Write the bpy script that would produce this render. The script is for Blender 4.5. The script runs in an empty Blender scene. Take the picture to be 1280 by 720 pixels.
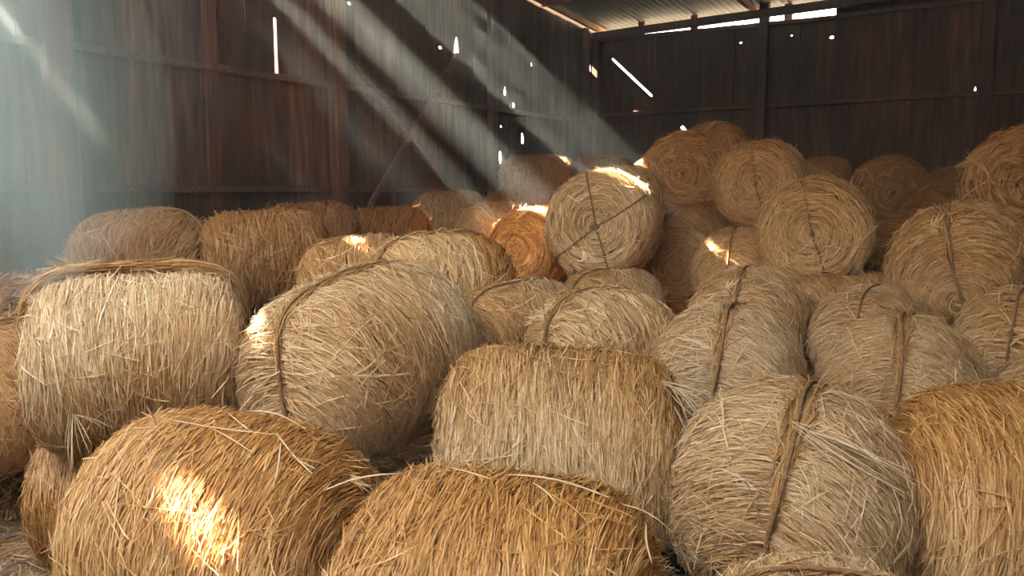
import bpy, math, random
import numpy as np
from mathutils import Vector, Matrix
random.seed(7); rng = np.random.default_rng(11)
S = bpy.context.scene; C = S.collection
PI = math.pi
CAM = (0.0, 0.0, 2.75); F = 1000.0; PITCH = math.atan(0.125)

def at(u, v, Y):
    """point at forward distance Y seen at pixel (u, v) of the 1280x720 photograph"""
    x, y, z = (u-640)/F, 1.0, -(v-360)/F
    c, s = math.cos(PITCH), math.sin(PITCH)
    y2, z2 = y*c+z*s, -y*s+z*c
    k = Y/y2
    return Vector((x*k, Y, CAM[2]+z2*k))
def ray(u, v):
    p = at(u, v, 1.0); return p-Vector(CAM)

# ------------------------------------------------------------------ helpers
def new_mesh(name, V, faces_per=4, Fa=None, polys=None, smooth=False):
    me = bpy.data.meshes.new(name)
    V = np.asarray(V, dtype=np.float32).reshape(-1, 3)
    if Fa is not None:
        Fa = np.asarray(Fa, dtype=np.int32).reshape(-1, faces_per)
        n = len(Fa)
        me.vertices.add(len(V)); me.vertices.foreach_set('co', V.ravel())
        me.loops.add(n*faces_per); me.loops.foreach_set('vertex_index', Fa.ravel())
        me.polygons.add(n)
        me.polygons.foreach_set('loop_start', np.arange(n, dtype=np.int32)*faces_per)
        me.polygons.foreach_set('loop_total', np.full(n, faces_per, dtype=np.int32))
        me.update(calc_edges=True)
    else:
        me.from_pydata([tuple(map(float, v)) for v in V], [], polys)
        me.update()
    if smooth:
        me.polygons.foreach_set('use_smooth', np.ones(len(me.polygons), dtype=bool))
    return me
def col_attr(me, data):
    a = me.color_attributes.new('straw', 'FLOAT_COLOR', 'POINT')
    d = np.ones((len(me.vertices), 4), dtype=np.float32); d[:, :3] = data
    a.data.foreach_set('color', d.ravel())
def link(name, me, mat, parent=None, kind=None, **tags):
    o = bpy.data.objects.new(name, me); C.objects.link(o)
    if mat is not None and len(me.materials) == 0: me.materials.append(mat)
    if parent is not None: o.parent = parent
    if kind: o['kind'] = kind
    for k, v in tags.items(): o[k] = v
    return o
def boxes_mesh(name, boxes):
    """boxes: list of (origin, ex, ey, ez) full-edge vectors"""
    V, P = [], []
    for o, a, b, c in boxes:
        n = len(V)
        for i in (0, 1):
            for j in (0, 1):
                for k in (0, 1): V.append(o+a*i+b*j+c*k)
        P += [(n, n+1, n+3, n+2), (n+4, n+6, n+7, n+5), (n, n+4, n+5, n+1), (n+2, n+3, n+7, n+6), (n, n+2, n+6, n+4), (n+1, n+5, n+7, n+3)]
    return new_mesh(name, V, polys=P)
def beam(name, p, q, w, h, mat, kind='structure', up=Vector((0, 0, 1)), seed=0):
    """squared timber from p to q, slightly waney: built with cross rings"""
    d = (q-p); L = d.length; d.normalize()
    s = d.cross(up).normalized(); t = s.cross(d).normalized()
    r = random.Random(seed+int(L*100)); n = max(3, int(L/0.5))
    V, P = [], []
    ch = min(w, h)*0.12
    prof = [(-w/2+ch, -h/2), (w/2-ch, -h/2), (w/2, -h/2+ch), (w/2, h/2-ch), (w/2-ch, h/2), (-w/2+ch, h/2), (-w/2, h/2-ch), (-w/2, -h/2+ch)]
    for i in range(n+1):
        c = p+d*(L*i/n)+s*r.uniform(-.004, .004)+t*r.uniform(-.004, .004)
        for a, b in prof: V.append(c+s*a*(1+r.uniform(-.03, .03))+t*b*(1+r.uniform(-.03, .03)))
    for i in range(n):
        for k in range(8):
            a = i*8+k; b = i*8+(k+1) % 8
            P.append((a, b, b+8, a+8))
    P.append(tuple(range(7, -1, -1))); P.append(tuple(n*8+k for k in range(8)))
    return link(name, new_mesh(name, V, polys=P), mat, kind=kind)

# ------------------------------------------------------------------ materials
def mat_base(name):
    m = bpy.data.materials.new(name); m.use_nodes = True
    nt = m.node_tree; nt.nodes.clear()
    out = nt.nodes.new('ShaderNodeOutputMaterial')
    return m, nt, out
def N(nt, t, **kw):
    n = nt.nodes.new(t)
    for k, v in kw.items():
        if k in n.inputs.keys(): n.inputs[k].default_value = v
        else: setattr(n, k, v)
    return n
def ramp(nt, fac, stops):
    r = nt.nodes.new('ShaderNodeValToRGB'); e = r.color_ramp.elements
    while len(e) < len(stops): e.new(0.5)
    for i, (p, c) in enumerate(stops): e[i].position = p; e[i].color = (*c, 1)
    nt.links.new(fac, r.inputs[0]); return r.outputs[0]
def mix(nt, fac, a, b, mode='MIX'):
    m = nt.nodes.new('ShaderNodeMix'); m.data_type = 'RGBA'; m.blend_type = mode
    for s, x in ((m.inputs[0], fac), (m.inputs[6], a), (m.inputs[7], b)):
        if isinstance(x, (int, float)): s.default_value = x
        elif isinstance(x, tuple): s.default_value = (*x, 1)
        else: nt.links.new(x, s)
    return m.outputs[2]

PALE = (0.70, 0.60, 0.44); GOLD = (0.62, 0.34, 0.10)
def straw_material(name, core=False):
    # attribute: r = tone of the single straw, g = how golden this part of the bale is
    m, nt, out = mat_base(name)
    at_ = N(nt, 'ShaderNodeAttribute', attribute_name='straw')
    sep = N(nt, 'ShaderNodeSeparateColor'); nt.links.new(at_.outputs['Color'], sep.inputs[0])
    pale = ramp(nt, sep.outputs[0], [(0.0, (0.13, 0.07, 0.03)), (0.22, (0.33, 0.20, 0.09)), (0.5, (0.59, 0.42, 0.235)), (0.8, (0.76, 0.605, 0.385)), (1.0, (0.90, 0.79, 0.60))])
    gold = ramp(nt, sep.outputs[0], [(0.0, (0.10, 0.042, 0.012)), (0.22, (0.31, 0.155, 0.045)), (0.5, (0.54, 0.31, 0.11)), (0.85, (0.72, 0.48, 0.22)), (1.0, (0.80, 0.58, 0.30))])
    c = mix(nt, sep.outputs[1], pale, gold)
    oi = N(nt, 'ShaderNodeObjectInfo')
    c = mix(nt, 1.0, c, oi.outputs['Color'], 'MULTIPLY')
    if core:
        c = mix(nt, 1.0, c, (0.62, 0.55, 0.45), 'MULTIPLY')
    d = N(nt, 'ShaderNodeBsdfPrincipled', Roughness=0.62)
    d.inputs['Specular IOR Level'].default_value = 0.28
    nt.links.new(c, d.inputs['Base Color'])
    if core:
        tc = N(nt, 'ShaderNodeTexCoord'); nz = N(nt, 'ShaderNodeTexNoise', Scale=60.0, Detail=3.0)
        mp = N(nt, 'ShaderNodeMapping'); mp.inputs['Scale'].default_value = (1.6, .25, .25)
        nt.links.new(tc.outputs['Object'], mp.inputs[0]); nt.links.new(mp.outputs[0], nz.inputs[0])
        b = N(nt, 'ShaderNodeBump', Strength=0.8, Distance=0.02); nt.links.new(nz.outputs[0], b.inputs['Height'])
        nt.links.new(b.outputs[0], d.inputs['Normal'])
        nt.links.new(d.outputs[0], out.inputs[0])
    else:
        tr = N(nt, 'ShaderNodeBsdfTranslucent'); nt.links.new(c, tr.inputs[0])
        ms = N(nt, 'ShaderNodeMixShader'); ms.inputs[0].default_value = 0.22
        nt.links.new(d.outputs[0], ms.inputs[1]); nt.links.new(tr.outputs[0], ms.inputs[2])
        nt.links.new(ms.outputs[0], out.inputs[0])
    return m
M_STRAW = straw_material('wrapped straw'); M_CORE = straw_material('packed straw under the wrap', True)

def timber(name, c1, c2, c3, sx=26.0, axis='Z', bump=0.4):
    m, nt, out = mat_base(name)
    tc = N(nt, 'ShaderNodeTexCoord')
    mp = N(nt, 'ShaderNodeMapping')
    mp.inputs['Scale'].default_value = {'Z': (sx, sx, 1.2), 'X': (1.2, sx, sx)}[axis]
    nt.links.new(tc.outputs['Object'], mp.inputs[0])
    n1 = N(nt, 'ShaderNodeTexNoise', Scale=1.0, Detail=4.0); nt.links.new(mp.outputs[0], n1.inputs[0])
    n2 = N(nt, 'ShaderNodeTexNoise', Scale=0.6, Detail=3.0); nt.links.new(tc.outputs['Object'], n2.inputs[0])
    a = ramp(nt, n1.outputs[0], [(0.32, c1), (0.55, c2), (0.72, c3)])
    b = ramp(nt, n2.outputs[0], [(0.3, (0.55, 0.5, 0.48)), (0.7, (1.25, 1.1, 1.0))])
    c = mix(nt, 1.0, a, b, 'MULTIPLY')
    oi = N(nt, 'ShaderNodeAttribute', attribute_name='board')
    c = mix(nt, 1.0, c, oi.outputs['Color'], 'MULTIPLY') if name.startswith('weathered wall') else c
    p = N(nt, 'ShaderNodeBsdfPrincipled', Roughness=0.8); nt.links.new(c, p.inputs['Base Color'])
    p.inputs['Specular IOR Level'].default_value = 0.2
    bp = N(nt, 'ShaderNodeBump', Strength=bump, Distance=0.01); nt.links.new(n1.outputs[0], bp.inputs['Height'])
    nt.links.new(bp.outputs[0], p.inputs['Normal']); nt.links.new(p.outputs[0], out.inputs[0])
    return m
M_WALL = timber('weathered wall sheeting', (0.034, 0.018, 0.010), (0.084, 0.045, 0.025), (0.145, 0.078, 0.043), sx=14)
M_POST = timber('dark rusty post', (0.05, 0.025, 0.016), (0.10, 0.05, 0.03), (0.15, 0.078, 0.045))
M_GIRT = timber('dusty girt', (0.06, 0.033, 0.022), (0.11, 0.062, 0.04), (0.17, 0.10, 0.065), axis='X')
M_RAFT = timber('pale rafter timber', (0.24, 0.13, 0.06), (0.40, 0.23, 0.12), (0.5, 0.32, 0.17), axis='X')  # paler, warmer brown than the posts
def simple(name, c, rough=0.7, noise=None, metal=0.0):
    m, nt, out = mat_base(name)
    p = N(nt, 'ShaderNodeBsdfPrincipled', Roughness=rough, Metallic=metal)
    if noise:
        tc = N(nt, 'ShaderNodeTexCoord'); nz = N(nt, 'ShaderNodeTexNoise', Scale=noise[0], Detail=5.0)
        nt.links.new(tc.outputs['Object'], nz.inputs[0])
        cc = ramp(nt, nz.outputs[0], [(0.3, noise[1]), (0.7, c)]); nt.links.new(cc, p.inputs['Base Color'])
        b = N(nt, 'ShaderNodeBump', Strength=0.5, Distance=0.03); nt.links.new(nz.outputs[0], b.inputs['Height']); nt.links.new(b.outputs[0], p.inputs['Normal'])
    else: p.inputs['Base Color'].default_value = (*c, 1)
    nt.links.new(p.outputs[0], out.inputs[0]); return m
M_ROOF = simple('old corrugated iron', (0.05, 0.045, 0.04), 0.7, (3.0, (0.025, 0.022, 0.02)))
M_GROUND = simple('trampled earth and chaff', (0.20, 0.16, 0.12), 0.95, (5.0, (0.11, 0.09, 0.07)))
M_TWINE = simple('brown twine', (0.30, 0.18, 0.08), 0.85, (60.0, (0.17, 0.095, 0.038)))

# ------------------------------------------------------------------ the barn
CORNER = Vector((2.0, 20.0, 0)); DL = Vector((-0.5508, -0.8346, 0)); DR = Vector((0.8346, -0.5508, 0))
NL = Vector((0.8346, -0.5508, 0))       # inward normal of the left wall
NB = Vector((-0.5508, -0.8346, 0))      # inward normal of the back wall
DB = DR
SLOPE = 0.07
def dist_back(p): return (p-CORNER).dot(NB)
def roof_z(p): return 6.62+SLOPE*dist_back(p)
def hit_plane(o, d, P, n):
    t = (P-o).dot(n)/d.dot(n); return o+d*t
SUN = Vector((-3.75, 1.9, 3.76)).normalized()

def wall(name, P0, d, n, length, top, holes, extra_edges=(), thick=0.022, wr=(0.22, 0.46), seed=1):
    """vertical sheeting; every hole is a real opening through its board. holes: (s, z, polygon of 8 (ds,dz))"""
    r = random.Random(seed)
    edges = [0.0]
    while edges[-1] < length: edges.append(edges[-1]+r.uniform(*wr))
    edges[-1] = length
    spans = []
    for s, z, poly in holes:
        spans.append((s+min(p[0] for p in poly)-.02, s+max(p[0] for p in poly)+.02))
    edges = [e for e in edges if e in (0.0, length) or not any(a < e < b for a, b in spans)]
    hh_ = sorted(holes, key=lambda h: h[0])
    for i in range(len(hh_)-1):      # two openings side by side need a joint between them
        for j in range(i+1, len(hh_)):
            h1, h2 = hh_[i], hh_[j]
            a1 = h1[0]+max(p[0] for p in h1[2]); b1 = h2[0]+min(p[0] for p in h2[2])
            if b1-a1 > .03 and not any(h1[0] < e < h2[0] for e in edges):
                m_ = (a1+b1)/2
                if not any(a < m_ < b for a, b in spans): edges.append(m_); edges.sort()
    V, P, colr = [], [], []
    def quad(*pts, c):
        k = len(V); V.extend(pts); colr.extend([c]*len(pts)); P.append(tuple(range(k, k+len(pts))))
    for i in range(len(edges)-1):
        s0, s1 = edges[i]-0.008, edges[i+1]+0.008
        off = (i % 2)*0.016+r.uniform(0, .01)
        tone = r.choice([0.55, 0.75, 0.9, 1.0, 1.1, 1.35]); warm = r.uniform(0.9, 1.12)
        c = (tone*warm, tone, tone/warm)
        def pt(s, z, f): return P0+d*s+n*(off-(0 if f else thick))+Vector((0, 0, z))
        z1 = lambda s: top(s)
        hs = sorted([h for h in holes if s0 < h[0] < s1], key=lambda h: h[1])
        zc = -0.05
        segs = []
        for s, z, poly in hs:
            a = z+min(p[1] for p in poly)-.015; b = z+max(p[1] for p in poly)+.015
            if a < zc+.005: continue
            segs.append(('solid', zc, a)); segs.append(('hole', a, b, s, z, poly)); zc = b
        segs.append(('top', zc))
        for sg in segs:
            if sg[0] == 'solid':
                for f in (1, 0): quad(pt(s0, sg[1], f), pt(s1, sg[1], f), pt(s1, sg[2], f), pt(s0, sg[2], f), c=c)
            elif sg[0] == 'top':
                for f in (1, 0): quad(pt(s0, sg[1], f), pt(s1, sg[1], f), pt(s1, z1(s1), f), pt(s0, z1(s0), f), c=c)
                quad(pt(s0, z1(s0), 1), pt(s1, z1(s1), 1), pt(s1, z1(s1), 0), pt(s0, z1(s0), 0), c=c)
            else:
                _, a, b, s, z, poly = sg
                sm, zm = (s0+s1)/2, (a+b)/2
                O = [(s0, b), (sm, b), (s1, b), (s1, zm), (s1, a), (sm, a), (s0, a), (s0, zm)]
                I = [(s+p[0], z+p[1]) for p in poly]
                for k in range(8):
                    k2 = (k+1) % 8
                    for f in (1, 0): quad(pt(*O[k], f), pt(*O[k2], f), pt(*I[k2], f), pt(*I[k], f), c=c)
                    quad(pt(*I[k], 1), pt(*I[k2], 1), pt(*I[k2], 0), pt(*I[k], 0), c=c)
        for s in (s0, s1):
            quad(pt(s, -.05, 1), pt(s, z1(s), 1), pt(s, z1(s), 0), pt(s, -.05, 0), c=c)
    me = new_mesh(name, V, polys=P)
    a = me.color_attributes.new('board', 'FLOAT_COLOR', 'POINT')
    dd = np.ones((len(V), 4), dtype=np.float32); dd[:, :3] = np.array(colr); a.data.foreach_set('color', dd.ravel())
    return link(name, me, M_WALL, kind='structure')
def ell(w, h, jag=0.0):
    pts = []
    for k in range(8):
        a = PI*3/4-k*PI/4
        q = 1+random.uniform(-jag, jag)
        pts.append((w/2*math.cos(a)*q, h/2*math.sin(a)*q))
    return pts
def tear(w, h):    # narrow at the top, full at the foot
    return [(-.12*w, .42*h), (0, .5*h), (.12*w, .42*h), (.34*w, 0), (.5*w, -.36*h), (.1*w, -.5*h), (-.36*w, -.42*h), (-.3*w, 0)]
def slit(w, h): return [(-w/2, h/2), (0, h/2+.01), (w/2, h/2), (w/2, 0), (w/2, -h/2), (0, -h/2-.01), (-w/2, -h/2), (-w/2, 0)]
def on_wall(u, v, d, n):
    p = hit_plane(Vector(CAM), ray(u, v), CORNER, n); return (p-CORNER).dot(d), p.z, p.y

holesL, holesB = [], []
for u, v, w, h, kind in [(343.5, 60, 3.4, 70, 's'), (424, 18, 4, 4, 'e'), (436.5, 4, 4.5, 4, 'e'), (550, 59.5, 5, 3.5, 'e'), (570, 57.5, 8.5, 23, 't'),
                         (660, 68.5, 5.5, 13, 'e'), (663.5, 80.5, 2, 6, 'e'), (631, 113, 4.2, 12, 't'), (641, 131.5, 3.4, 7, 'e'), (625.5, 158, 2.6, 3, 'e'),
                         (653, 173, 4, 15, 'e'), (625, 197, 4, 18, 'e'), (737.5, 85, 2.0, 9, 'e')]:
    s, z, Y = on_wall(u, v, DL, NL)
    k = Y/F*1.0; kx = k/abs(NL.dot(Vector(ray(u, v)).normalized()))*0.9
    W, H = w*kx, h*k
    holesL.append((s, z, slit(W, H) if kind == 's' else tear(W, H) if kind == 't' else ell(W, H, .12)))
for u, v, w, h, kind in [(926, 53.5, 3.6, 2.2, 'e'), (949.5, 65.5, 4.5, 3, 'e'), (949, 77, 1.6, 5, 'e'), (990, 44.5, 2.6, 2.2, 'e'), (1040, 46.8, 5.5, 3.4, 'e'),
                         (1226, 70, 1.2, 50, 's'), (1219, 113, 2, 9, 'e'), (829, 140, 7, 3, 'e')]:
    s, z, Y = on_wall(u, v, DR, NB)
    k = Y/F; kx = k/abs(NB.dot(Vector(ray(u, v)).normalized()))*0.9
    W, H = w*kx, h*k
    holesB.append((s, z, slit(W, H) if kind == 's' else ell(W, H, .12)))
def slant(u0, v0, u1, v1, wpx):
    s0, z0, Y0 = on_wall(u0, v0, DR, NB); s1, z1, Y1 = on_wall(u1, v1, DR, NB)
    w = wpx*Y0/F/2
    dx, dz = s1-s0, z1-z0; L = math.hypot(dx, dz); nx, nz = -dz/L*w, dx/L*w
    cs, cz = (s0+s1)/2, (z0+z1)/2
    p0 = (s0+nx-cs, z0+nz-cz); p1 = (s1+nx-cs, z1+nz-cz); p2 = (s1-nx-cs, z1-nz-cz); p3 = (s0-nx-cs, z0-nz-cz)
    le = lambda a, b, t: (a[0]+(b[0]-a[0])*t, a[1]+(b[1]-a[1])*t)
    return (cs, cz, [le(p0, p3, .5), le(p0, p1, .03), le(p0, p1, .5), le(p0, p1, .97), le(p1, p2, .5), le(p2, p3, .03), le(p2, p3, .5), le(p2, p3, .97)])
holesB.append(slant(765, 73, 816, 121, 2.6))
holesB.append(slant(852, 158, 860, 167, 4))

# openings that let the sun in: each is where the ray from a lit spot towards the sun leaves the barn
roof_holes = []
def sun_hole(u, v, Y, rad, tall=1.0, p=None):
    p = p or at(u, v, Y)
    q = hit_plane(p, SUN, CORNER, NL)          # on the left wall
    s = (q-CORNER).dot(DL)
    if q.z < roof_z(q)-0.35:
        holesL.append((s, q.z, ell(2*rad/abs(SUN.dot(NL))*.9, 2*rad*tall, .15)))
        cz = q; where = 'wall'
    else:
        t = (6.62+SLOPE*dist_back(p)-p.z)/(SUN.z-SLOPE*SUN.dot(NB))
        cz = p+SUN*t; where = 'roof'
        roof_holes.append((cz, rad, tall))
    c, s_ = math.cos(PITCH), math.sin(PITCH)
    q = cz-Vector(CAM); yy = q.y*c-q.z*s_; zz = q.y*s_+q.z*c
    print('sun hole', where, 'for', (u, v), [round(x, 2) for x in p], 'seen at', round(640+F*q.x/yy), round(360-F*zz/yy), 'world', [round(x, 2) for x in cz])
sun_hole(None, 0, 0, 0.05, p=Vector((-1.50, 7.70, 2.24)))
sun_hole(None, 0, 0, 0.05, p=Vector((-1.72, 5.27, 1.86)))
sun_hole(None, 0, 0, 0.06, 2.2, p=Vector((-1.42, 3.595, 1.10)))
sun_hole(None, 0, 0, 0.19, 1.2, p=Vector((1.15, 8.95, 2.94)))
sun_hole(684, 276, 9.75, 0.17, 1.3)
sun_hole(806, 213, 12.0, 0.15, 1.4)
sun_hole(735, 300, 10.2, 0.16, 1.2)
sun_hole(640, 300, 9.9, 0.15, 1.2)
sun_hole(780, 262, 11.6, 0.16, 1.2)
sun_hole(590, 310, 9.0, 0.11, 1.2)

top_left = lambda s: 6.44+SLOPE*s
wall('wall_left', CORNER, DL, NL, 17.2, top_left, holesL, seed=3)
wall('wall_sun_block', CORNER+DL*17.2, DL, NL, 5.4, lambda s: 18.0, [], seed=4)   # unseen tall wall added to keep the sun out of the roof opening
s_open0 = on_wall(742, 48, DR, NB)[0]; s_open1 = on_wall(1046, 10, DR, NB)[0]
def top_back(s): return 6.30 if s < s_open1 else 6.62
# the gap closes beyond s_open1
holes_all = holesB
wall('wall_back', CORNER, DR, NB, s_open1, lambda s: 6.33-0.012*s, [h for h in holesB if h[0] < s_open1], seed=5)
wall('wall_back.001', CORNER+DR*s_open1, DR, NB, 17-s_open1, lambda s: 6.60, [(h[0]-s_open1, h[1], h[2]) for h in holesB if h[0] > s_open1], seed=6)
wall('wall_right', CORNER+DR*15.0, NB, -DR, 22.0, lambda s: 6.5+SLOPE*s, [], seed=9)
wall('wall_front', CORNER+DL*22.0, DR, -NB, 15.0, lambda s: 6.8, [], seed=10)

# roof: corrugated sheets, ridges run away from the back wall
def roof():
    a0, a1 = -0.32, 15.4         # along the back wall
    b0, b1 = -0.55, 22.4         # away from it
    na = int((a1-a0)/0.03); nb = int((b1-b0)/0.12)
    A = np.linspace(a0, a1, na+1); B = np.linspace(b0, b1, nb+1)
    AA, BB = np.meshgrid(A, B)
    sheet = np.floor(AA/0.78)
    X = CORNER.x+DR.x*AA+NB.x*BB; Y = CORNER.y+DR.y*AA+NB.y*BB
    Z = 6.62+SLOPE*BB+0.022*np.sin(AA/0.15*2*PI)+0.006*np.sin(sheet*12.9)
    V = np.stack([X, Y, Z], -1).reshape(-1, 3)
    idx = np.arange((na+1)*(nb+1)).reshape(nb+1, na+1)
    Q = np.stack([idx[:-1, :-1], idx[:-1, 1:], idx[1:, 1:], idx[1:, :-1]], -1)
    ca = (AA[:-1, :-1]+AA[1:, 1:])/2; cb = (BB[:-1, :-1]+BB[1:, 1:])/2
    keep = np.ones(ca.shape, bool)
    for p, rad, tall in roof_holes:
        q = p-CORNER; ha, hb = q.dot(DR), q.dot(NB)
        keep &= ((ca-ha)/rad)**2+((cb-hb)/(rad*tall*1.3))**2 > 1.0
    keep &= ~((ca > 0.3) & (ca < 9.4) & (cb > 16.85) & (cb < 21.9))      # sheets missing over the front bay
    me = new_mesh('ceiling', V, 4, Q[keep], smooth=True)
    o = link('ceiling', me, M_ROOF, kind='structure')
    return o
roof()

Z3 = lambda z: Vector((0, 0, z))
# posts, standing just inside the sheeting
def post_left(u, v, w, dpt=0.16, m=M_POST):
    s = on_wall(u, v, DL, NL)[0]; p = CORNER+DL*s+NL*(0.05+dpt/2)
    return beam('wall_post', p, p+Z3(top_left(s)-0.02), w, dpt, m, up=NL, seed=int(u))
def post_back(u, v, w, top, dpt=0.16):
    s = on_wall(u, v, DR, NB)[0]; p = CORNER+DR*s+NB*(0.05+dpt/2)
    return beam('wall_post', p, p+Z3(top), w, dpt, M_POST, up=NB, seed=int(u))
post_left(72, 200, 0.30, .2); post_left(262, 150, 0.20, 0.05, M_WALL if False else M_POST); post_left(414, 150, 0.26, .2)
post_left(610, 150, 0.22, .14); post_left(726, 120, 0.16, .12)
post_back(955, 100, 0.20, 6.7); post_back(1232, 100, 0.24, 6.5)
pc = CORNER+NL*.12+NB*.12
beam('wall_post', pc, pc+Z3(6.4), .16, .16, M_POST, up=NL, seed=99)
# girts along the walls
def girt(P0, d, n, s0, s1, z0, z1, h=0.09, depth=0.07, off=0.05, m=M_GIRT):
    beam('wall_girt', P0+d*s0+n*(off+depth/2)+Z3(z0), P0+d*s1+n*(off+depth/2)+Z3(z1), depth, h, m, seed=int(s0*7+z0*3))
zu = on_wall(250, 84, DL, NL)[1]; zl = on_wall(250, 237, DL, NL)[1]
sp = [on_wall(u, 200, DL, NL)[0] for u in (-300, 72, 414, 610, 737)]
for a, b in zip(sp[:-1], sp[1:]):
    girt(CORNER, DL, NL, b, a, zu, zu+random.uniform(-.02, .02)); girt(CORNER, DL, NL, b, a, zl, zl+random.uniform(-.02, .02))
zb = on_wall(880, 137, DR, NB)[1]
sb = [0.15]+[on_wall(u, 100, DR, NB)[0] for u in (955, 1232)]+[15.0]
for a, b in zip(sb[:-1], sb[1:]):
    girt(CORNER, DR, NB, a, b, zb, zb+.01); girt(CORNER, DR, NB, a, b, 2.7, 2.7)
girt(CORNER, DR, NB, s_open1+.05, 15.0, 6.22, 6.3, h=.10)
# sill board under the open strip, eaves beam in front of it, rafter along the left wall
beam('wall_girt', CORNER+DR*.1+NB*.10+Z3(6.27), CORNER+DR*s_open1+NB*.10+Z3(6.19), .10, .08, M_GIRT, seed=5)
def eave_pt(u, v, off): 
    P = CORNER+NB*off
    return hit_plane(Vector(CAM), ray(u, v), P, NB)
e0, e1 = eave_pt(742, 46, .45), eave_pt(1062, 2, .45)
dd = (e1-e0)/(e1-e0).length
beam('roof_purlin', e0, e0+dd*14.5, .12, .17, M_POST, seed=8)
for off in (2.6, 5.2, 7.8, 10.4, 13.0, 16.0):
    p0 = CORNER+NB*off+NL*0.1; p0.z = roof_z(p0)-.12
    beam('roof_purlin', p0, p0+DR*14.8, .10, .14, M_POST, seed=int(off*10))
# rafters under the sheets, running from the back wall
for s in (0.16, 3.9, 8.2, 12.4):
    p0 = CORNER+DR*s+NB*(-.35); p0.z = roof_z(p0)-.10
    p1 = CORNER+DR*s+NB*16.4; p1.z = roof_z(p1)-.10
    beam('roof_rafter', p0, p1, .10, .13, M_RAFT if s < 6 else M_POST, seed=int(s*9))
# wooden blocks that carry the eave in the open strip
for u in (742+60, 868, 985):
    p = eave_pt(u, 38, .02)
    beam('eave_block', Vector((p.x, p.y, 6.26)), Vector((p.x, p.y, 6.60)), .16, .09, M_RAFT, up=NB, seed=int(u))
# diagonal braces between the second and the third post
def brace(u0, v0, u1, v1, w, off):
    a = hit_plane(Vector(CAM), ray(u0, v0), CORNER+NL*off, NL); b = hit_plane(Vector(CAM), ray(u1, v1), CORNER+NL*off, NL)
    beam('wall_brace', a, b, w, .06, M_GIRT, up=NL, seed=int(u0))
brace(462, 258, 572, 68, .10, .16); brace(424, 50, 560, 236, .06, .10)

# ground inside and outside
def bed_h(x, y):
    """thick trampled straw bedding, deepest under the pile"""
    h = 0.30*np.exp(-((x-0.4)/2.6)**2-((y-5.2)/1.9)**2)+0.5*np.exp(-((x-2.2)/3.0)**2-((y-9.0)/2.6)**2)
    return 0.02+h+0.02*np.sin(x*3.1+y*1.3)*np.cos(y*2.7-x)
def grid(name, x0, x1, y0, y1, n, f, m, kind, **t):
    X, Y = np.meshgrid(np.linspace(x0, x1, n), np.linspace(y0, y1, n)); Z = f(X, Y)
    idx = np.arange(n*n).reshape(n, n)
    Q = np.stack([idx[:-1, :-1], idx[:-1, 1:], idx[1:, 1:], idx[1:, :-1]], -1)
    return link(name, new_mesh(name, np.stack([X, Y, Z], -1), 4, Q, smooth=True), m, kind=kind, **t)
grid('floor', -10, 13, -3, 21, 120, lambda x, y: bed_h(x, y)-0.0, M_GROUND, 'structure')
M_YARD = simple('dry yard outside', (0.06, 0.052, 0.036), 0.95, (0.5, (0.04, 0.037, 0.025)))
grid('ground', -80, 80, -60, 100, 12, lambda x, y: x*0-0.06, M_YARD, 'structure')

# ------------------------------------------------------------------ straw bales
def smooth_noise(r, n=7, f=(1.0, 4.0)):
    k = r.uniform(*f, size=(n, 3))*r.choice([-1, 1], size=(n, 3)); ph = r.uniform(0, 2*PI, n); w = r.uniform(.5, 1, n); w /= w.sum()
    def fn(P): return sum(w[i]*np.sin(P@k[i]+ph[i]) for i in range(n))*1.8
    return fn

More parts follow.
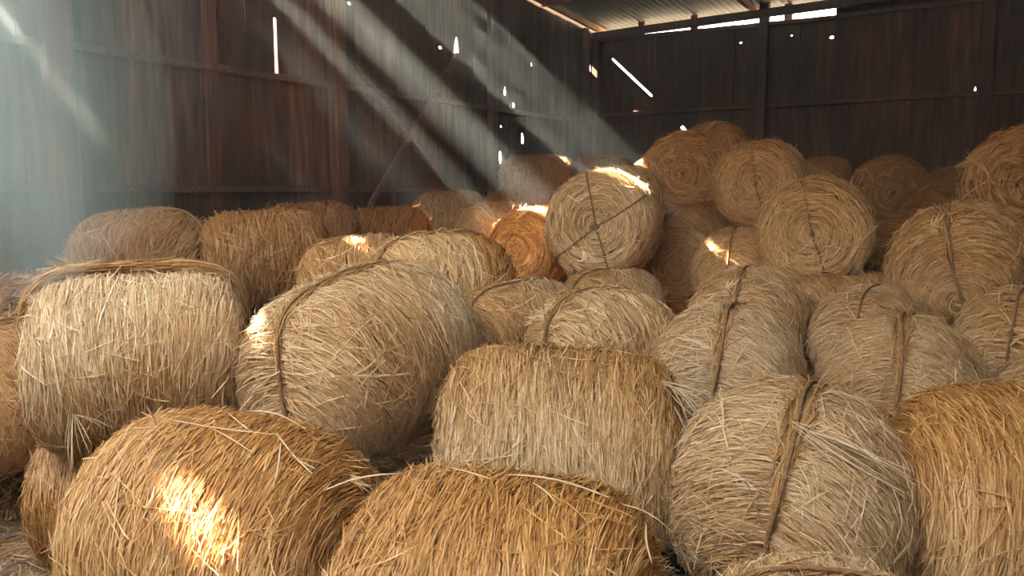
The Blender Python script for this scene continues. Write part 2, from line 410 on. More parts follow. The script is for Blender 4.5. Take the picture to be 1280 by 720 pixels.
class Bale:
    """one roll of straw: axis along local X, straws wound round the axis, domed ends, twine lengthwise"""
    def __init__(s, seed, R=0.6, L=1.3, n=4.0, twine=(90,), dent=0.035, lump=0.03, ridge=0.0, gold=(0.35, 0.0, 0.0), shift=0.0, gx=0.0):
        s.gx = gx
        s.r = np.random.default_rng(seed); s.R, s.L, s.n = R, L, n
        phi = np.linspace(1e-4, PI-1e-4, 1601)
        x = L/2*np.sign(np.cos(phi))*np.abs(np.cos(phi))**(2/n); r = R*np.abs(np.sin(phi))**(2/n)
        arc = np.concatenate([[0], np.cumsum(np.hypot(np.diff(x), np.diff(r)))])
        s.arc, s.px, s.pr = arc, x, r; s.T = arc[-1]
        nx, nr = -np.gradient(r, arc), np.gradient(x, arc)
        l = np.hypot(nx, nr)+1e-9; sg = np.where(nr > 0, -1, 1)
        # outward normal of the profile (tangent turned 90 degrees)
        s.nx, s.nr = np.gradient(r, arc)*0, None
        tx, tr = np.gradient(x, arc), np.gradient(r, arc); l = np.hypot(tx, tr)+1e-9
        s.nx, s.nr = tr/l, -tx/l
        s.tw = [math.radians(a) for a in twine]; s.dent, s.lump, s.ridge, s.gold, s.shift = dent, lump, ridge, gold, shift
        s.n1 = smooth_noise(s.r, 7, (1.0, 3.5)); s.n2 = smooth_noise(s.r, 9, (4, 9)); s.n3 = smooth_noise(s.r, 8, (1.5, 5)); s.n4 = smooth_noise(s.r, 8, (2, 6))
    def pos(s, a, th, h):
        a = np.clip(a, 0, s.T)
        x = np.interp(a, s.arc, s.px); r = np.interp(a, s.arc, s.pr); nx = np.interp(a, s.arc, s.nx); nr = np.interp(a, s.arc, s.nr)
        ct, st = np.cos(th), np.sin(th)
        P = np.stack([x, r*ct, r*st], -1); Nn = np.stack([nx, nr*ct, nr*st], -1)
        d = s.lump*s.n1(P)+0.3*s.lump*s.n2(P)
        if s.n > 5.0:   # flat end: winding shows as rings
            end = np.clip((np.abs(nx)-0.75)*4, 0, 1)
            d = d+end*0.010*np.sin(r*2*PI/0.075+th)
        for t in s.tw:
            q = np.abs(P[..., 1]*math.sin(t)-P[..., 2]*math.cos(t))
            d = d-s.dent*np.exp(-(q/0.05)**2)-s.dent*.5*np.exp(-(q/0.16)**2)
        P = P+Nn*(d+h)[..., None]
        return P, Nn
    def goldness(s, P):
        g0, amt, ang = s.gold
        th = np.arctan2(P[..., 2], P[..., 1])
        return np.clip(g0+amt*np.cos(th-math.radians(ang))+0.35*s.n3(P)+s.gx*np.clip(P[..., 0]/s.L*2-.2, 0, 1), 0, 1)  # last term paints a glow into the straw colour towards one end
    def core(s, nu=56, nv=80):
        a = np.linspace(0, s.T, nu); th = np.linspace(0, 2*PI, nv, endpoint=False)
        A, T = np.meshgrid(a, th, indexing='ij')
        P, _ = s.pos(A, T, -0.012+0*A)
        i = np.arange(nu*nv).reshape(nu, nv); j = np.roll(i, -1, axis=1)
        Q = np.stack([i[:-1], i[1:], j[1:], j[:-1]], -1)
        me = new_mesh('bale core', P, 4, Q, smooth=True)
        P = P.reshape(-1, 3)
        col_attr(me, np.stack([0.30+0.12*s.n2(P*3), s.goldness(P), 0*P[:, 0]], -1)); return me
    def strands(s, n, ln=(0.16, 0.34), wd=(0.007, 0.015), m=4, kind='wrap'):
        r = s.r
        a_s = r.uniform(0, s.T, n*3); w = np.interp(a_s, s.arc, s.pr)+0.03
        a0 = a_s[r.uniform(0, 1, n*3) < w/w.max()][:n]; n = len(a0)
        th0 = r.uniform(0, 2*PI, n)
        L = r.uniform(*ln, n); W = r.uniform(*wd, n)
        P0, _ = s.pos(a0, th0, 0*a0)
        dirn = 0.20*s.n4(P0)+r.normal(0, 0.065, n)
        wild = r.uniform(0, 1, n) < 0.07
        dirn = dirn+np.where(wild, r.normal(0, .7, n), 0)
        base = r.uniform(-0.006, 0.012, n)+np.where(wild, .008, 0)
        curl = np.abs(r.normal(0, 0.010, n))+np.where(wild, r.uniform(0, .02, n), 0)
        bend = r.normal(0, 0.13, n)
        lay = np.sin(a0*95+2.2*np.sin(th0*2.3+a0*7)+1.5*s.n2(P0))*np.sin(th0*5+a0*31+3*s.n3(P0))
        tone = np.clip(r.normal(.53, .22, n)+.14*lay, 0, 1); base = base+.006*lay; tone = np.where(wild, np.maximum(tone, .5), tone)
        if kind == 'ridge':      # loose golden straw lying along the twine
            t = s.tw[0]
            side = r.choice([0, PI], n) if False else np.zeros(n)
            th0 = t+side+r.normal(0, s.ridge/s.R*.34, n)+.02*np.sin(a0*6); dirn = PI/2+r.normal(0, .16, n)
            a0 = r.uniform(0.12*s.T, .88*s.T, n); base = r.uniform(0.0, 1.0, n)*s.ridge*.8+.008; L = L*1.3
        if kind == 'tuft':       # bunches of straw ends pulled loose near the rims
            g_ = max(1, n//14); ci = np.arange(n) % g_
            ca_ = np.where(r.uniform(0, 1, g_) < .5, r.uniform(.10, .24, g_), r.uniform(.76, .90, g_))*s.T; ct_ = r.uniform(0, 2*PI, g_); cd_ = r.uniform(-1.0, 1.0, g_)+np.where(r.uniform(0, 1, g_) < .5, 0, PI)
            a0 = ca_[ci]+r.normal(0, .02, n); th0 = ct_[ci]+r.normal(0, .03, n); dirn = cd_[ci]+r.normal(0, .16, n)
            L = L*r.uniform(.6, 1.1, n); base = r.uniform(.0, .012, n); curl = r.uniform(.01, .07, n); tone = np.clip(r.normal(.85, .15, n), 0, 1); W = W*.8
        if kind == 'stray':      # long straws standing off the surface
            dirn = r.uniform(-PI, PI, n); base = r.uniform(.004, .02, n); curl = r.uniform(0.0, .06, n); W = W*.75; tone = np.clip(r.normal(.85, .12, n), 0, 1)
            bend = r.normal(0, .5, n)
        k = np.arange(m+1)/m-0.5
        t = k[None]*L[:, None]
        ang = dirn[:, None]+bend[:, None]*k[None]
        rr = np.maximum(np.interp(a0, s.arc, s.pr), 0.07)
        TH = th0[:, None]+t*np.cos(ang)/rr[:, None]; AA = a0[:, None]+t*np.sin(ang)
        if s.shift and kind == 'wrap':   # on domed ends the straws arch round a point low on the end
            r0 = np.interp(a0, s.arc, s.pr); cap = (r0 < .965*s.R)
            cz = -s.shift*s.R*(1-(r0/s.R)**2.5)
            y0, z0 = r0*np.cos(th0), r0*np.sin(th0)-cz
            rho, psi = np.hypot(y0, z0), np.arctan2(z0, y0)
            PS = psi[:, None]+t*np.cos(ang)/np.maximum(rho, .1)[:, None]; RH = rho[:, None]+t*np.sin(ang)
            yy, zz = RH*np.cos(PS), RH*np.sin(PS)+cz[:, None]
            rr_ = np.minimum(np.hypot(yy, zz), .985*s.R); h_ = len(s.arc)//2
            a_ = np.interp(rr_, s.pr[:h_], s.arc[:h_]); a_ = np.where(a0[:, None] < s.T/2, a_, s.T-a_)
            t_ = np.unwrap(np.arctan2(zz, yy), axis=1)
            AA = np.where(cap[:, None], a_, AA); TH = np.where(cap[:, None], t_, TH)
        one = r.choice([-1, 1], n)[:, None] if kind != 'tuft' else np.ones((n, 1))
        H = base[:, None]+curl[:, None]*(np.clip(2*k[None]*one+0.3, 0, 2))**2+0.004*np.sin(9*k[None]+one)
        P, Nn = s.pos(AA, TH, H)
        Tn = np.gradient(P, axis=1); Tn /= np.linalg.norm(Tn, axis=-1, keepdims=True)+1e-9
        Bn = np.cross(Tn, Nn)
        tilt = (r.normal(0, .55 if kind in ('wrap', 'ridge') else .2, n)+0*k[:, None]).T[:, :, None]
        Wv = Bn*np.cos(tilt)+Nn*np.sin(tilt)
        taper = np.array([.45]+[1]*(m-1)+[.35])[None, :, None]
        hw = (W/2)[:, None, None]*taper
        V = np.stack([P-Wv*hw, P+Wv*hw], 2)          # n, m+1, 2, 3
        i = np.arange(n*(m+1)*2).reshape(n, m+1, 2)
        Q = np.stack([i[:, :-1, 0], i[:, :-1, 1], i[:, 1:, 1], i[:, 1:, 0]], -1)
        g = s.goldness(P0) if kind != 'ridge' else np.clip(r.normal(.85, .2, n), 0, 1)
        tone = np.clip(tone+.22*(.45-g), 0, 1)
        if kind in ('stray', 'tuft'): g = np.clip(g*.5, 0, 1)
        col = np.stack([tone, g, r.uniform(0, 1, n)], -1)
        col = np.repeat(col, (m+1)*2, axis=0)
        return V.reshape(-1, 3), Q.reshape(-1, 4), col
    def straw_mesh(s, n, **kw):
        parts = [s.strands(n, **kw)]
        if s.ridge: parts.append(s.strands(int(n*0.03), kind='ridge', **kw))
        return join(parts)
    def stray_mesh(s, n, ln=(0.18, .42), wd=(.006, .012)):
        return join([s.strands(n, ln=ln, wd=wd, m=5, kind='stray'), s.strands(140, ln=(.15, .34), wd=wd, m=5, kind='tuft')])
    def twine_mesh(s, t, rad=0.009, out=0.020):
        m = 90
        a = np.concatenate([np.linspace(0.02, s.T-.02, m), np.linspace(s.T-.02, .02, m)]); th = np.concatenate([np.full(m, t), np.full(m, t+PI)])
        wob = 0.02*np.sin(np.linspace(0, 2*PI*3, 2*m))
        th = th+wob/np.maximum(np.interp(a, s.arc, s.pr), .1)
        P, Nn = s.pos(a, th, 0*a+out)
        T = np.roll(P, -1, 0)-np.roll(P, 1, 0); T /= np.linalg.norm(T, axis=1, keepdims=True)+1e-9
        B = np.cross(T, Nn); K = 6; V = []
        for k in range(K):
            c = 2*PI*k/K; V.append(P+Nn*math.cos(c)*rad+B*math.sin(c)*rad)
        V = np.stack(V, 1); n = len(P); i = np.arange(n*K).reshape(n, K); j = np.roll(i, -1, 0)
        Q = np.stack([i, np.roll(i, -1, 1), np.roll(j, -1, 1), j], -1)
        return new_mesh('twine loop', V, 4, Q, smooth=True)
def join(parts):
    V, Q, Cc, n = [], [], [], 0
    for v, q, c in parts: V.append(v); Q.append(q+n); Cc.append(c); n += len(v)
    me = new_mesh('straws', np.concatenate(V), 4, np.concatenate(Q))
    col_attr(me, np.concatenate(Cc)); return me

def make_bale(spec, dens, near=True):
    """meshes of one bale: packed roll, wrapped straws, twine loops, stray straws"""
    b = Bale(**spec)
    sc = (4.2 if near else 1.0)
    kw = dict(ln=(0.18, 0.46), wd=(.004, .009)) if near else dict(ln=(0.18, .40), wd=(.007, .013))
    core = b.core(); core.materials.append(M_CORE)
    st = b.straw_mesh(dens, **kw); st.materials.append(M_STRAW)
    sy = b.stray_mesh(110 if near else 60, wd=(.006, .011) if near else (.010, .016)); sy.materials.append(M_STRAW)
    tw = [b.twine_mesh(t, .012 if near else .013, b.dent*1.25+.010) for t in b.tw]
    for t in tw: t.materials.append(M_TWINE)
    return b, core, st, sy, tw
def place(meshes, loc, yaw, tilt=0, roll=0, scale=(1, 1, 1), tint=(1, 1, 1), label='', group=None):
    b, core, st, sy, tw = meshes
    e = bpy.data.objects.new('hay_bale', None); C.objects.link(e)
    e.location = loc; e.rotation_euler = (math.radians(roll), -math.radians(tilt), math.radians(yaw)); e.scale = scale
    e.empty_display_size = .3
    e['label'] = label; e['category'] = 'hay bale'
    if group: e['group'] = group
    for nm, me in [('packed_roll', core), ('wrapped_straw', st), ('stray_straw', sy)]+[('twine', t) for t in tw]:
        o = bpy.data.objects.new(nm, me); C.objects.link(o); o.parent = e; o.color = (*tint, 1)
        if nm in ('wrapped_straw', 'stray_straw'): o['kind'] = 'stuff'
        if nm == 'twine': o['label'] = 'brown twine tied round the bale'
    return e

PLACED = []   # (centre, axis, half length, radius) of every bale, used to stack the lower layers
GROUP = 'round hay bales heaped in the barn'
def bale(u, v, Y, R, L, yaw, mesh, label, tilt=0, roll=0, tint=(1, 1, 1), dz=0):
    loc = at(u, v, Y)+Z3(dz)
    b = mesh[0]
    sc = (L/b.L, R/b.R, R/b.R)
    e = place(mesh, loc, yaw, tilt, roll, sc, tint, label, GROUP)
    PLACED.append((loc, yaw, L/2, R)); return e
G = 0.0
print('building bales')
near = lambda **k: make_bale(k, 30000, True)
# hero rolls
mA = near(seed=1, R=.68, L=1.6, n=3.6, twine=(), ridge=0, gold=(.30, .50, 80), lump=.03)
mB = near(seed=2, R=.68, L=1.5, n=4.2, twine=(), gold=(.26, .7, 80), lump=.022)
mC = near(seed=3, R=.66, L=1.5, n=4.6, twine=(), gold=(.28, .8, 80), lump=.018)
mD = near(seed=4, R=.66, L=1.35, n=2.7, shift=.75, dent=.05, twine=(90,), ridge=.055, gold=(.25, .10, -90), lump=.03)
mE = near(seed=5, R=.70, L=1.45, n=4.5, twine=(), gold=(.34, .75, 80), lump=.02)
mF = near(seed=6, R=.62, L=1.5, n=4.6, twine=(90,), ridge=.14, gold=(.36, .45, -90), lump=.02)
mG = near(seed=7, R=.62, L=1.6, n=3.5, shift=.7, dent=.05, twine=(90,), ridge=.05, gold=(.22, .12, 180), lump=.03)
mH = near(seed=8, R=.58, L=1.25, n=2.7, shift=.7, dent=.045, twine=(90,), ridge=.045, gold=(.25, .15, 200), lump=.035)
far = lambda **k: make_bale(k, 12000, False)
f1 = far(seed=21, R=.55, L=1.2, n=3.0, shift=.6, twine=(90,), ridge=.045, gold=(.25, .1, 80), lump=.03)
f2 = far(seed=22, R=.55, L=1.2, n=7.0, twine=(76, 145), dent=.006, gold=(.40, .1, 30), lump=.02)
f3 = far(seed=23, R=.55, L=1.2, n=6.5, twine=(90,), dent=.012, gold=(.65, .1, 90), lump=.03)
f7 = far(seed=27, R=.55, L=1.2, n=6.5, twine=(78,), dent=.006, gold=(.40, .1, 60), lump=.02)
f8 = far(seed=28, R=.55, L=1.2, n=7.0, twine=(), dent=.0, gold=(.65, .1, 60), lump=.03)
f9 = far(seed=29, R=.55, L=1.2, n=3.4, shift=.6, twine=(90,), ridge=.045, gold=(.2, .1, 80), lump=.03, gx=5.0)  # orange glow of the far end is put into the straw colour
f4 = far(seed=24, R=.5, L=1.2, n=4.0, twine=(), gold=(.85, .1, 90), lump=.03)
f5 = far(seed=25, R=.5, L=1.15, n=4.5, twine=(), gold=(.5, .2, 90), lump=.03)
f6 = far(seed=26, R=.55, L=1.2, n=2.8, shift=.6, twine=(90,), dent=.03, gold=(.25, .1, 90), lump=.035)

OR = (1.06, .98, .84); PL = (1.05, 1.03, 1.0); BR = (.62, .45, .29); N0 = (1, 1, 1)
# nearest row
b_a = bale(287, 676, 4.3, .68, 1.55, -25, mA, 'big golden bale with a blown-out patch of sunlight on its front', tilt=0, tint=OR)
b_b = bale(622, 768, 3.75, .68, 1.5, -18, mB, 'rusty-topped bale cut off by the bottom edge at mid-frame', tint=OR)
b_c = bale(702, 562, 5.1, .66, 1.5, -8, mC, 'bale lying crosswise in the middle, brown on top and whitish below')
b_d = bale(985, 622, 4.6, .68, 1.35, 62, mD, 'pale domed bale with a twisted straw ridge and twine facing the viewer', roll=8)
bale(1288, 645, 4.4, .72, 1.45, -5, mE, 'golden bale with upright straws cut off by the right edge', tint=OR)
bale(1025, 861, 3.35, .55, 1.1, -10, mH, 'frayed bale top at the bottom edge, in front of the pale domed bale', tint=N0)
b_h = bale(177, 450, 5.6, .62, 1.36, 22, mF, 'large upper bale at far left leaning over another, orange straw along its top', tilt=0, roll=-4)
bale(176, 612, 5.75, .52, 1.35, 12, mC, 'squashed bale lying beneath the large upper bale at far left', roll=170, tint=(.92, .84, .74))
bale(8, 492, 6.3, .58, 1.2, 80, mG, 'brownish bale with twine, half cut off by the left edge', tint=(.95, .85, .74))
bale(458, 448, 5.85, .66, 1.8, 62, mG, 'large pale bale with twine running over its back and down its near end', tilt=6, roll=-6)
# second row, right half
bale(908, 470, 6.15, .56, 1.2, 66, mH, 'bale just behind the pale dome, twine curving down its rounded end', roll=4)
bale(1125, 488, 5.9, .57, 1.25, 62, mD, 'grey-straw bale with twine and ochre tie behind the golden edge bale', roll=0, tint=(.97, .93, .86))
bale(935, 402, 7.5, .52, 1.2, 60, f1, 'bale below the ringed bale ends, a thin twine arching over it', tint=PL)
bale(1085, 420, 7.1, .45, 1.2, 55, f6, 'flat rounded bale tucked below the big domed bale', tint=PL)
bale(752, 440, 6.8, .55, 1.3, 35, f1, 'pale bale with a straw tuft on top behind the crosswise middle bale', tint=(1.05, 1.05, 1.05))
bale(648, 408, 7.1, .43, 1.2, 40, f6, 'low bale with a curved twine between two paler bales', tint=(.95, .9, .85))
bale(550, 366, 7.6, .58, 1.35, 30, f9, 'bale behind the large twined one, an orange glow coloured into its far end', roll=4, tint=(1.05, .96, .82))
bale(762, 384, 8.7, .46, 1.1, 30, f6, 'bale carrying the round bale with crossed twine', tint=(1, .95, .9))
bale(756, 281, 9.2, .59, 1.15, 74, f2, 'round bale end with twine crossed over its rings, lit by a sunbeam', roll=0, tint=(1.05, 1.0, .92))
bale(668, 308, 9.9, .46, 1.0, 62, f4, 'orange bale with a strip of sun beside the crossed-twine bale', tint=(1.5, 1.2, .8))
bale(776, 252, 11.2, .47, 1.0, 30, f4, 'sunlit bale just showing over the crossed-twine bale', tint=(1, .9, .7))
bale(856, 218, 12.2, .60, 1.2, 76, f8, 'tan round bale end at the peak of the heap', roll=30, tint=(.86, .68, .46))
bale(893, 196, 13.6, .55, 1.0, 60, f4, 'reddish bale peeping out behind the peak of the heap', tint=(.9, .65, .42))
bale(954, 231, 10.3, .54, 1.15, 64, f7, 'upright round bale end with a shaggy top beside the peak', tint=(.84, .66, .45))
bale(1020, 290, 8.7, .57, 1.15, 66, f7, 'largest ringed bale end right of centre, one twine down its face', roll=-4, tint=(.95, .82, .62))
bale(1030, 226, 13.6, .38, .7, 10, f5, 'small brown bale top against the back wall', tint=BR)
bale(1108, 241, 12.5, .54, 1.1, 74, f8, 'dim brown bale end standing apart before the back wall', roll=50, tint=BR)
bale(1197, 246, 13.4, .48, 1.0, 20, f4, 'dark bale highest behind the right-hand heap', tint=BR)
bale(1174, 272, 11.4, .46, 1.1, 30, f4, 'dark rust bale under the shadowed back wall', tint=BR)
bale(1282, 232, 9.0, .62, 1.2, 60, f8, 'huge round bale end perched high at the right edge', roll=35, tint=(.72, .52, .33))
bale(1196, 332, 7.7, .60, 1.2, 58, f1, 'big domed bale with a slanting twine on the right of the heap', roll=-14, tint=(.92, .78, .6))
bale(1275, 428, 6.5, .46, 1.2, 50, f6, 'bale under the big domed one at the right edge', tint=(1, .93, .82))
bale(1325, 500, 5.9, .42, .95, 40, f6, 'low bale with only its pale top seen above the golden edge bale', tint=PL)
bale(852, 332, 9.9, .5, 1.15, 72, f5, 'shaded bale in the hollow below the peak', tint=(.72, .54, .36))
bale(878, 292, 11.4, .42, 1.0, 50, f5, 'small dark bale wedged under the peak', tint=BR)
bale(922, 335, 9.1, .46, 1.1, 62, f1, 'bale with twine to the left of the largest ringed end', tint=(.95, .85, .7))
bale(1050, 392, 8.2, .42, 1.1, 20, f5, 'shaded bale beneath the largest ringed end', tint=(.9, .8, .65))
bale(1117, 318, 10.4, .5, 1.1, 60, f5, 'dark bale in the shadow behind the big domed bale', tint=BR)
# left and back
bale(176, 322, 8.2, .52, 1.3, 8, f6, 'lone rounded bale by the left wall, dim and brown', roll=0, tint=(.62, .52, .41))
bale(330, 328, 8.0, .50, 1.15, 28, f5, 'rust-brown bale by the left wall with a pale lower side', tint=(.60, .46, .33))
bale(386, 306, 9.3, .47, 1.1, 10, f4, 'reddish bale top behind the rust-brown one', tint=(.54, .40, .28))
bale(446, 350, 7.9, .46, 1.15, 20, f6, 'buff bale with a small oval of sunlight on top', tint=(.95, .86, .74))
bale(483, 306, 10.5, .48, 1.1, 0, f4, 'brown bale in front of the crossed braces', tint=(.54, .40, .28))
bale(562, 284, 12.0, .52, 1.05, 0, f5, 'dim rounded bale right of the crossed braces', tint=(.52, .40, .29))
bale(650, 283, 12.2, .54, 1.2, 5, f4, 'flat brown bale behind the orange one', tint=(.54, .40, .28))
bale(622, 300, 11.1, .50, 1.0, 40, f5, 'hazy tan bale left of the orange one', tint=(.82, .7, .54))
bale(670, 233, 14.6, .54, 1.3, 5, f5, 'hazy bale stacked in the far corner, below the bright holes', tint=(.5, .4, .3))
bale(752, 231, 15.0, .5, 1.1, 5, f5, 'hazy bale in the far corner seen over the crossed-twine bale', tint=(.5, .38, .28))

# long loose straws caught on the nearest bales
def bunch(parent, paths, w=.008, seed=0):
    r = random.Random(seed); V, Q = [], []
    for p, q in paths:
        p, q = Vector(p), Vector(q); d = q-p; side = d.cross(Vector((0, 1, 0))).normalized(); b1 = r.uniform(-.06, .06)*d.length; up = r.uniform(.02, .08)*d.length; ph = r.uniform(0, 6)
        k0 = len(V); m = 8; ww = w*r.uniform(.7, 1.3)
        for i in range(m+1):
            t = i/m; c = p+d*t+side*b1*math.sin(PI*t)+Vector((0, -.5, .8))*up*math.sin(PI*t)
            h = ww/2*(1-.6*abs(2*t-1)**3)
            for k in range(4):
                a = ph+k*PI/2; V.append(c+side*math.cos(a)*h+Vector((0, -1, 0))*math.sin(a)*h*.5)
        for i in range(m):
            for k in range(4):
                a = k0+i*4+k; b_ = k0+i*4+(k+1) % 4; Q.append((a, b_, b_+4, a+4))
    me = new_mesh('loose_straw', V, 4, Q, smooth=True); col_attr(me, np.tile([[.9, .15, 0]], (len(V), 1)))
    o = link('loose_straw', me, M_STRAW, parent=parent)
    bpy.context.view_layer.update(); o.matrix_parent_inverse = parent.matrix_world.inverted()
def fan(p, ends, n, sp, seed):
    r = random.Random(seed); j = lambda v, s_: tuple(c+r.uniform(-s_, s_) for c in v)
    return [(j(p, .02), j(ends[i % len(ends)], sp)) for i in range(n)]
bunch(b_d, fan((1.50, 4.13, 1.51), [(1.95, 3.90, 1.27), (2.04, 3.86, 1.31), (1.99, 3.88, 1.19), (2.08, 3.88, 1.24), (1.9, 3.88, 1.13)], 11, .03, 1), seed=1)
bunch(b_c, fan((.92, 4.76, 1.57), [(1.16, 4.72, 1.42), (1.14, 4.66, 1.35), (1.19, 4.74, 1.47), (1.08, 4.66, 1.30)], 12, .03, 2), .007, seed=2)
bunch(b_h, fan((-2.70, 4.78, 1.36), [(-2.76, 4.80, 1.04), (-2.71, 4.76, 1.02), (-2.66, 4.80, 1.08), (-2.50, 4.80, 1.26), (-2.80, 4.84, 1.12), (-2.62, 4.8, 1.14)], 10, .03, 3), .006, seed=3)
bunch(b_a, [((-1.90, 4.20, 1.52), (-1.23, 4.03, 1.48)), ((-1.55, 4.25, 1.53), (-.99, 3.88, 1.35)), ((-1.18, 3.95, 1.46), (-1.17, 3.76, 1.28)), ((-1.23, 4.05, 1.48), (-1.0, 3.86, 1.33)), ((-1.95, 4.22, 1.46), (-1.86, 4.15, 1.60)),
            ((-1.93, 4.22, 1.47), (-1.95, 4.15, 1.60)), ((-.97, 3.90, 1.22), (-.56, 3.92, 1.31)), ((-1.6, 4.1, 1.5), (-1.3, 3.9, 1.42)), ((-1.45, 4.25, 1.54), (-1.1, 4.15, 1.47))], .010, seed=4)
bunch(b_b, [((-.02, 3.66, 1.40), (.45, 3.52, 1.34)), ((.1, 3.6, 1.38), (.22, 3.5, 1.30)), ((.50, 3.5, 1.32), (.72, 3.42, 1.22)), ((-.3, 3.7, 1.42), (-.1, 3.6, 1.40)), ((.6, 3.42, 1.26), (.62, 3.36, 1.10)), ((-.2, 3.55, 1.3), (-.22, 3.45, 1.18))], .008, seed=5)

# lower layers: bales lying under the visible ones, packed without interpenetration
def seg_dist(c1, d1, h1, c2, d2, h2):
    best = 9
    for i in np.linspace(-h1, h1, 5):
        p = c1+d1*i; t = max(-h2, min(h2, (p-c2).dot(d2))); best = min(best, (p-(c2+d2*t)).length)
    return best
def axis(y): return Vector((math.cos(math.radians(y)), math.sin(math.radians(y)), 0))
ALL = [(c, axis(y), max(h-r*.6, .05), r) for c, y, h, r in PLACED]
vis = list(ALL); nlow = 0
r2 = random.Random(4)
for level in range(3):
    for c, d, h, r in vis:
        for k in range(40):
            R = .5; z = .52+level*.95
            p = Vector((c.x+r2.uniform(-.5, .5), c.y+r2.uniform(-.2, .7), z))
            if c.z-r < z+R*.2 or p.y < 5.4: continue
            yaw = r2.choice([0, 30, 60, 90]); dd_ = axis(yaw); hl = .55
            s_ = (p-CORNER)
            if s_.dot(NL) < 1.0 or s_.dot(NB) < 1.0: continue
            if all(seg_dist(p, dd_, hl-.3, c2, d2, h2) > R+r_-.03 for c2, d2, h2, r_ in ALL):
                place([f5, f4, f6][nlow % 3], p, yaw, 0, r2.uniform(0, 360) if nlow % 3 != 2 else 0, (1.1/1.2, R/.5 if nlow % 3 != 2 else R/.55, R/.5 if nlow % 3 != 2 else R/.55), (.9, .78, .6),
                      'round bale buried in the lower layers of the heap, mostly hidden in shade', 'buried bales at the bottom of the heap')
                ALL.append((p, dd_, hl-.3, R)); nlow += 1
                break
print('buried bales', nlow)

# ------------------------------------------------------------------ loose straw
def scatter(n, pts, nrm, ln, wd, seed, tone=.5, lift=.02):
    r = np.random.default_rng(seed); m = 4
    L = r.uniform(*ln, n); W = r.uniform(*wd, n); an = r.uniform(0, 2*PI, n)
    ref = np.tile(np.array([[1., 0, 0]]), (n, 1)); u = np.cross(nrm, ref); u /= np.linalg.norm(u, axis=1, keepdims=True); w = np.cross(nrm, u)
    d = u*np.cos(an)[:, None]+w*np.sin(an)[:, None]; sd = np.cross(nrm, d)
    k = np.arange(m+1)/m-.5
    bend = r.normal(0, .18, n)
    P = pts[:, None]+d[:, None]*(L[:, None]*k)[..., None]+sd[:, None]*((bend*L)[:, None]*(k*k*2))[..., None]
    slope = r.normal(0, .12, n)
    P = P+nrm[:, None]*(r.uniform(.002, lift, n)[:, None]+L[:, None]*k*slope[:, None]-.25*L[:, None]*k*k)[..., None]
    tl = r.normal(0, .6, n)[:, None, None]
    Wv = sd[:, None]*np.cos(tl)+nrm[:, None]*np.sin(tl)
    hw = (W/2)[:, None, None]
    V = np.stack([P-Wv*hw, P+Wv*hw], 2); i = np.arange(n*(m+1)*2).reshape(n, m+1, 2)
    Q = np.stack([i[:, :-1, 0], i[:, :-1, 1], i[:, 1:, 1], i[:, 1:, 0]], -1)
    col = np.stack([np.clip(r.normal(tone, .2, n), 0, 1), np.clip(r.normal(.3, .25, n), 0, 1), r.uniform(0, 1, n)], -1)
    return V.reshape(-1, 3), Q.reshape(-1, 4), np.repeat(col, (m+1)*2, axis=0)
r = np.random.default_rng(5)
n = 26000
xy = np.stack([r.uniform(-7.5, 4, n), r.uniform(2.2, 8.5, n)], -1)
xy = xy[(xy[:, 0]-2)*.8346-(xy[:, 1]-20)*.5508 > .4]; n = len(xy)
pts = np.stack([xy[:, 0], xy[:, 1], bed_h(xy[:, 0], xy[:, 1])], -1)
me = join([scatter(n, pts, np.tile([[0, 0, 1.]], (n, 1)), (.12, .4), (.006, .014), 3, tone=.42)])
me.materials.append(M_STRAW)
o = link('loose_straw_litter', me, None, kind='stuff', label='thin grey-brown straw litter strewn over the barn floor', category='straw litter'); o.color = (.75, .72, .68, 1)
# straw heap against the left wall
def heap_mesh(cx, cy, rx, ry, h, n=60):
    a = np.linspace(0, 1, n); t = np.linspace(0, 2*PI, n, endpoint=False); A, T = np.meshgrid(a, t, indexing='ij')
    x = cx+rx*A*np.cos(T); y = cy+ry*A*np.sin(T)
    z = h*(1-A**2.6)*(1+.05*np.sin(5*x+2*y)+.04*np.sin(9*y-4*x))
    i = np.arange(n*n).reshape(n, n); j = np.roll(i, -1, 1)
    return x, y, z, np.stack([i[:-1], i[1:], j[1:], j[:-1]], -1)
hx, hy, hrx, hry, hh = -4.45, 7.5, 1.25, 1.15, 1.93
X, Yy, Zz, Q = heap_mesh(hx, hy, hrx, hry, hh)
V = np.stack([X, Yy, Zz], -1)
me = new_mesh('straw_heap', V, 4, Q, smooth=True); col_attr(me, np.tile([[.3, .35, 0]], (len(me.vertices), 1))); me.materials.append(M_CORE)
heap = link('straw_heap', me, None, kind='stuff', label='heap of loose tangled straw piled against the left wall', category='straw heap'); heap.color = (.75, .7, .62, 1)
n = 9000
aa = np.sqrt(r.uniform(0, 1, n)); aa = aa**.8; tt = r.uniform(0, 2*PI, n)
x = hx+hrx*aa*np.cos(tt); y = hy+hry*aa*np.sin(tt); z = hh*(1-aa**2.6)*(1+.05*np.sin(5*x+2*y)+.04*np.sin(9*y-4*x))
g = hh*2.6*aa**1.6
nr = np.stack([g*np.cos(tt)/hrx, g*np.sin(tt)/hry, np.ones(n)], -1); nr /= np.linalg.norm(nr, axis=1, keepdims=True)
me = join([scatter(n, np.stack([x, y, z], -1), nr, (.2, .55), (.01, .018), 9, tone=.5, lift=.06)]); me.materials.append(M_STRAW)
o = link('tangled_straw', me, None, parent=heap, kind='stuff'); o.color = (.75, .7, .62, 1)

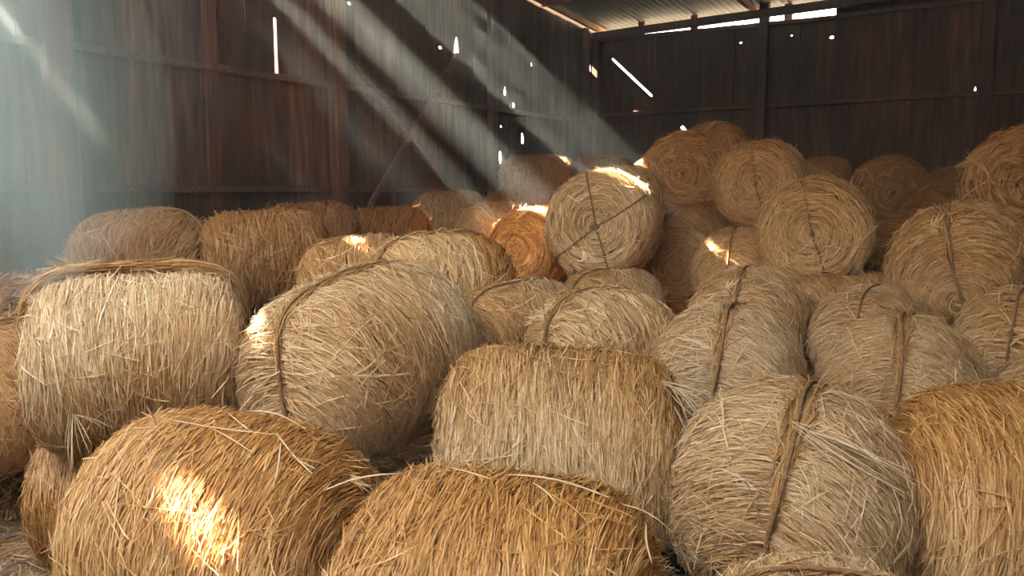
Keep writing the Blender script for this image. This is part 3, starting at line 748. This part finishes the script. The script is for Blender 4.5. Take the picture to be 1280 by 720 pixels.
# ------------------------------------------------------------------ light, haze, camera
w = bpy.data.worlds.new('sky'); S.world = w; w.use_nodes = True
bg = w.node_tree.nodes['Background']; bg.inputs[0].default_value = (1.0, 0.965, 0.91, 1); bg.inputs[1].default_value = 8.5
sun = bpy.data.lights.new('sun', 'SUN'); sun.energy = 420; sun.angle = math.radians(1.3); sun.color = (1.0, .86, .66)
so = bpy.data.objects.new('sun', sun); C.objects.link(so); so.rotation_euler = SUN.to_track_quat('Z', 'Y').to_euler()
HAZE = 0.0068
hm = bpy.data.materials.new('dusty haze'); hm.use_nodes = True; nt = hm.node_tree; nt.nodes.clear()
out = nt.nodes.new('ShaderNodeOutputMaterial'); vs = nt.nodes.new('ShaderNodeVolumeScatter')
vs.inputs['Color'].default_value = (.80, .94, .98, 1); vs.inputs['Anisotropy'].default_value = 0.35
vs.inputs['Density'].default_value = HAZE
nt.links.new(vs.outputs[0], out.inputs['Volume'])
dn = hm.copy(); dn.name = 'dust under the open sheets'; dn.node_tree.nodes['Volume Scatter'].inputs['Density'].default_value = 0.0045; dn.node_tree.nodes['Volume Scatter'].inputs['Color'].default_value = (.62, .90, 1.0, 1)
dm = hm.copy(); dm.name = 'thicker dust'; dm.node_tree.nodes['Volume Scatter'].inputs['Density'].default_value = 0.06; dm.node_tree.nodes['Volume Scatter'].inputs['Color'].default_value = (.70, .93, 1.0, 1)
hz = boxes_mesh('haze', [(CORNER+NL*.2+NB*.2+Z3(.0), NB*15.9, NL*14.0, Z3(6.4))])
link('haze', hz, hm, kind='stuff', label='thin dusty haze filling the barn, lit by the sunbeams', category='haze')

# dust raised by the left wall, soft overlapping clouds
for q, (c, rr, sc) in enumerate([((-5.6, 6.6, 3.4), 1.0, (1.9, 2.2, 2.9)), ((-5.9, 6.3, 3.2), 1.0, (3.0, 3.4, 3.4)), ((-2.5, 2.7, 3.8), 1.0, (1.9, 1.0, 1.6)), ((-2.7, 2.9, 3.6), 1.0, (1.5, .9, 1.9)), ((-2.4, 2.8, 4.4), 1.0, (1.5, .9, 1.3))]):
    th = np.linspace(0, PI, 25); ph = np.linspace(0, 2*PI, 48, endpoint=False); TT, PP = np.meshgrid(th, ph, indexing='ij')
    V = np.stack([c[0]+sc[0]*np.sin(TT)*np.cos(PP), c[1]+sc[1]*np.sin(TT)*np.sin(PP), c[2]+sc[2]*np.cos(TT)], -1)
    ii = np.arange(25*48).reshape(25, 48); jj = np.roll(ii, -1, 1)
    Qd = np.stack([ii[:-1], ii[1:], jj[1:], jj[:-1]], -1)
    link('dust_cloud', new_mesh('dust_cloud', V, 4, Qd), dm if q < 2 else dn, kind='stuff', label='pale lit dust hanging in the air at the upper left', category='haze', group='dust hanging at the upper left')

cam = bpy.data.cameras.new('camera'); co = bpy.data.objects.new('camera', cam); C.objects.link(co)
cam.sensor_width = 36; cam.lens = 36*F/1280; cam.clip_end = 500
co.location = CAM; co.rotation_euler = (PI/2-PITCH, 0, 0); S.camera = co
S.view_settings.view_transform = 'Standard'; S.view_settings.look = 'None'; S.view_settings.gamma = 1; S.view_settings.use_curve_mapping = False
S.view_settings.exposure = 0.48
S.cycles.max_bounces = 6; S.cycles.diffuse_bounces = 4; S.cycles.transmission_bounces = 4; S.cycles.volume_bounces = 0
S.cycles.use_denoising = True
S.cycles.sample_clamp_indirect = 6
